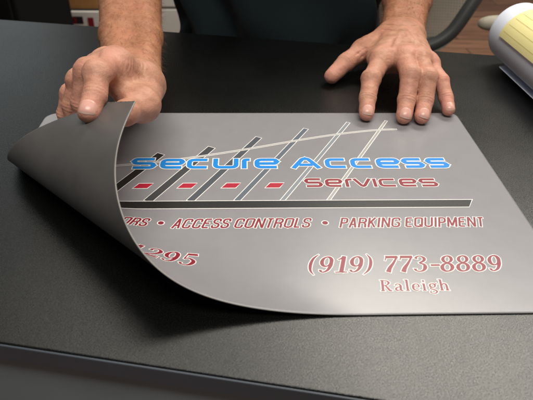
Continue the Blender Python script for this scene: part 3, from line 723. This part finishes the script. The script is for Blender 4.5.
# ------------------------------------------------------------------ rolled paper with a yellow note, at the right on the desk
roll = empty('paper_roll'); tag(roll, 'pale blue paper roll with a yellow note on it, lying on the desk', 'paper roll')
RR = .040
rax = A(.04, -1, 0); rax /= np.linalg.norm(rax); rsd = A(1, .04, 0); rsd /= np.linalg.norm(rsd)
RC = A(.580, .158, RR + .001)
def roll_pt(t, a, r): return RC + rax * t + r * (math.cos(a) * (-rsd) + math.sin(a) * A(0, 0, 1))
def roll_sheet():
    vs, fs = [], []; ts = np.concatenate([np.linspace(0, .05, 12), np.linspace(.06, .44, 30)]); na = 240
    loose = 14
    for j in range(-loose, na + 1):
        for t in ts:
            if j < 0:        # the loose outer edge lies out flat on the desk, a little raised
                q = -j / loose; w = .030 * min(1, max(0, (t - .012) / .022)) ** .7; x = q * w
                vs.append(RC + rax * t - rsd * x + A(0, 0, -RR + .0006 + .006 * (x / .030) ** 2))
            else:
                k = j / na; a = -math.pi / 2 - k * 2 * math.pi * 3.1
                vs.append(roll_pt(t + .0012 * k * 6 * (1 if t == 0 else 0), a, RR * (1 - .20 * k)))
    n = len(ts)
    for j in range(na + loose):
        for i in range(n - 1): fs.append((j * n + i, j * n + i + 1, (j + 1) * n + i + 1, (j + 1) * n + i))
    o = mesh('rolled_sheet', vs, fs, M['paper'], roll)
    md = o.modifiers.new('thickness', 'SOLIDIFY'); md.thickness = .0004
    return o
roll_sheet()
def wrap_patch(name, t0, t1, a0, a1, lift, m, parent, nt=16, na=16):
    vs, fs = [], []
    for j in range(na + 1):
        for i in range(nt + 1): vs.append(roll_pt(t0 + (t1 - t0) * i / nt, a0 + (a1 - a0) * j / na, RR + lift))
    for j in range(na):
        for i in range(nt): fs.append((j * (nt + 1) + i, j * (nt + 1) + i + 1, (j + 1) * (nt + 1) + i + 1, (j + 1) * (nt + 1) + i))
    return mesh(name, vs, fs, m, parent)
note = wrap_patch('note', .034, .18, math.pi * .06, math.pi * .58, .0012, M['note'], roll)
for k in range(6):
    a = math.pi * (.12 + .075 * k); wrap_patch('ruled_line', .040, .174, a, a + .009, .0016, M['note_line'], note, 16, 1)

# ------------------------------------------------------------------ office chair behind the person
chair = empty('office_chair'); tag(chair, 'office chair with a grey mesh back in a dark frame, behind the person', 'chair')
loop = spline([(.505, .69, .03), (.497, .68, -.06), (.512, .672, -.135), (.56, .665, -.162), (.625, .66, -.162), (.675, .665, -.136), (.71, .675, -.085), (.742, .69, -.02), (.775, .715, .10), (.79, .74, .25), (.74, .76, .36), (.62, .765, .385), (.51, .755, .35), (.485, .725, .22)], 8, closed=True)
v_, f_ = tube_data(loop, .0155, 12, closed=True); mesh('back_frame', v_, f_, M['frame'], chair)
ctr = loop.mean(0); v_, f_ = tube_data(ctr + (loop - ctr) * 1.055 + A(0, -.006, 0), .0035, 8, closed=True); mesh('piping', v_, f_, M['piping'], chair)
vs = [ctr + A(0, .03, 0)]; fs = []; n = len(loop); rings = 14
for k in range(1, rings + 1):
    s = k / rings
    for q in loop: vs.append(ctr + (q - ctr) * s + A(0, .03 * (1 - s * s), 0))
for i in range(n): fs.append((0, 1 + i, 1 + (i + 1) % n))
for k in range(rings - 1):
    for i in range(n): fs.append((1 + k * n + i, 1 + (k + 1) * n + i, 1 + (k + 1) * n + (i + 1) % n, 1 + k * n + (i + 1) % n))
mesh('mesh_back', vs, fs, M['weave'], chair)
def armrest(x, y, z, rz):
    v_, f_ = [], []
    ax = np.array([math.cos(rz), math.sin(rz), .06]); P = np.array([A(x, y, z) + ax * t for t in np.concatenate([np.linspace(-.035, -.01, 12), np.linspace(0, .16, 8), np.linspace(.17, .19, 10)])])
    s = np.linalg.norm(P - P[0], axis=1); s = s / s[-1] * 2 - 1; rad = (.0195 + .005 * (s + 1) / 2) * (1 - np.abs(s) ** 7) ** .5 + .0012
    v_, f_ = tube_data(P, rad, 16, flat=.8); o = mesh('armrest', v_, f_, M['pad'], chair)
    v_, f_ = tube_data([A(x + .12, y, z - .01), A(x + .115, y - .03, z - .14), A(x + .06, y - .10, z - .21)], .014, 10); mesh('arm_post', v_, f_, M['frame'], o)
armrest(.775, .67, -.110, -.12)
bm = bmesh.new(); bmesh.ops.create_cube(bm, size=1)
for v in bm.verts: v.co = Vector((.66 + v.co.x * .44, .47 + v.co.y * .40, -.30 + v.co.z * .075))
bmesh.ops.bevel(bm, geom=list(bm.edges), offset=.03, segments=4, affect='EDGES'); from_bm('seat', bm, M['frame'], chair, True)
v_, f_ = tube_data([A(.66, .47, -.33), A(.66, .47, FZ + .09)], .028, 14); mesh('gas_column', v_, f_, M['dark_plastic'], chair)
v_, f_ = tube_data([A(.63, .675, -.14), A(.64, .70, -.24), A(.655, .60, -.335)], .018, 10); mesh('back_bracket', v_, f_, M['frame'], chair)
for k in range(5):
    a = .4 + k * 2 * math.pi / 5; e_ = A(.66 + .29 * math.cos(a), .47 + .29 * math.sin(a), FZ + .06)
    v_, f_ = tube_data([A(.66, .47, FZ + .10), e_], np.array([.025, .016]), 10); lg = mesh('base_leg', v_, f_, M['dark_plastic'], chair)
    v_, f_ = tube_data([e_ + A(-.012, 0, -.031), e_ + A(.012, 0, -.031)], .028, 14); mesh('caster', v_, f_, M['dark_plastic'], lg)

# ------------------------------------------------------------------ things on the floor far behind the desk
cab = empty('black_cabinet'); tag(cab, 'black cabinet behind the far left end of the desk', 'cabinet')
box('cabinet_body', (-1.15, .86, FZ), (-.352, 1.30, .02), M['black_metal'], cab, bevel=.006)
box('cabinet_door', (-1.14, .846, FZ + .06), (-.76, .859, .0), M['black_metal'], cab, bevel=.003)
box('cabinet_door', (-.75, .846, FZ + .06), (-.362, .859, .0), M['black_metal'], cab, bevel=.003)
ct = empty('white_carton'); tag(ct, 'white carton with a dark red print under the cardboard box', 'carton')
box('carton_body', (-.60, 1.62, FZ), (-.340, 1.98, -.376), M['carton'], ct, bevel=.003)
def carton_print():
    vs, fs, mi_ = [], [], []
    def ellipse(cx, cz, rx, rz, y, m):
        o = len(vs); vs.append((cx, y, cz))
        for a in np.linspace(0, 2 * math.pi, 29)[:-1]: vs.append((cx + rx * math.cos(a), y, cz + rz * math.sin(a)))
        for i in range(28): fs.append((o, o + 1 + (i + 1) % 28, o + 1 + i)); mi_.append(m)
    def rect(x0, x1, z0, z1, y, m):
        o = len(vs); vs.extend([(x0, y, z0), (x1, y, z0), (x1, y, z1), (x0, y, z1)]); fs.append((o, o + 1, o + 2, o + 3)); mi_.append(m)
    rect(-.466, -.412, -.423, -.394, 1.6190, 1); ellipse(-.450, -.408, .0135, .0125, 1.6185, 0); ellipse(-.450, -.408, .006, .006, 1.6180, 1); rect(-.395, -.372, -.440, -.398, 1.6185, 0)
    return mesh('carton_print', vs, fs, [M['print_red'], M['print_black']], ct, smooth=False, midx=mi_)
carton_print()
cb = empty('cardboard_box'); tag(cb, 'brown cardboard box standing on top of the white carton', 'box')
box('box_body', (-.62, 1.64, -.3755), (-.343, 1.99, -.10), M['cardboard'], cb, bevel=.004)
box('gap_shade_strip', (-.622, 1.632, -.3755), (-.341, 1.637, -.369), M['dark_plastic'], cb, bevel=.001)  # dark strip put in for the shade in the gap between box and carton
wc = empty('white_cabinet'); tag(wc, 'pale drawer cabinet seen between the person and the holding arm', 'cabinet')
box('cabinet_body', (-.22, 1.70, FZ), (.42, 2.2, .1), M['white_paint'], wc, bevel=.004)
for z0, z1 in ((FZ + .03, -.585), (-.575, -.385), (-.375, -.18), (-.17, .07)):
    box('drawer', (-.21, 1.684, z0), (.41, 1.699, z1), M['white_paint'], wc, bevel=.003)
bw = box('back_wall', (-4, 4.4, FZ), (5, 4.5, 2.0), M['white_paint']); tag(bw, 'pale painted wall at the back of the room', 'wall')
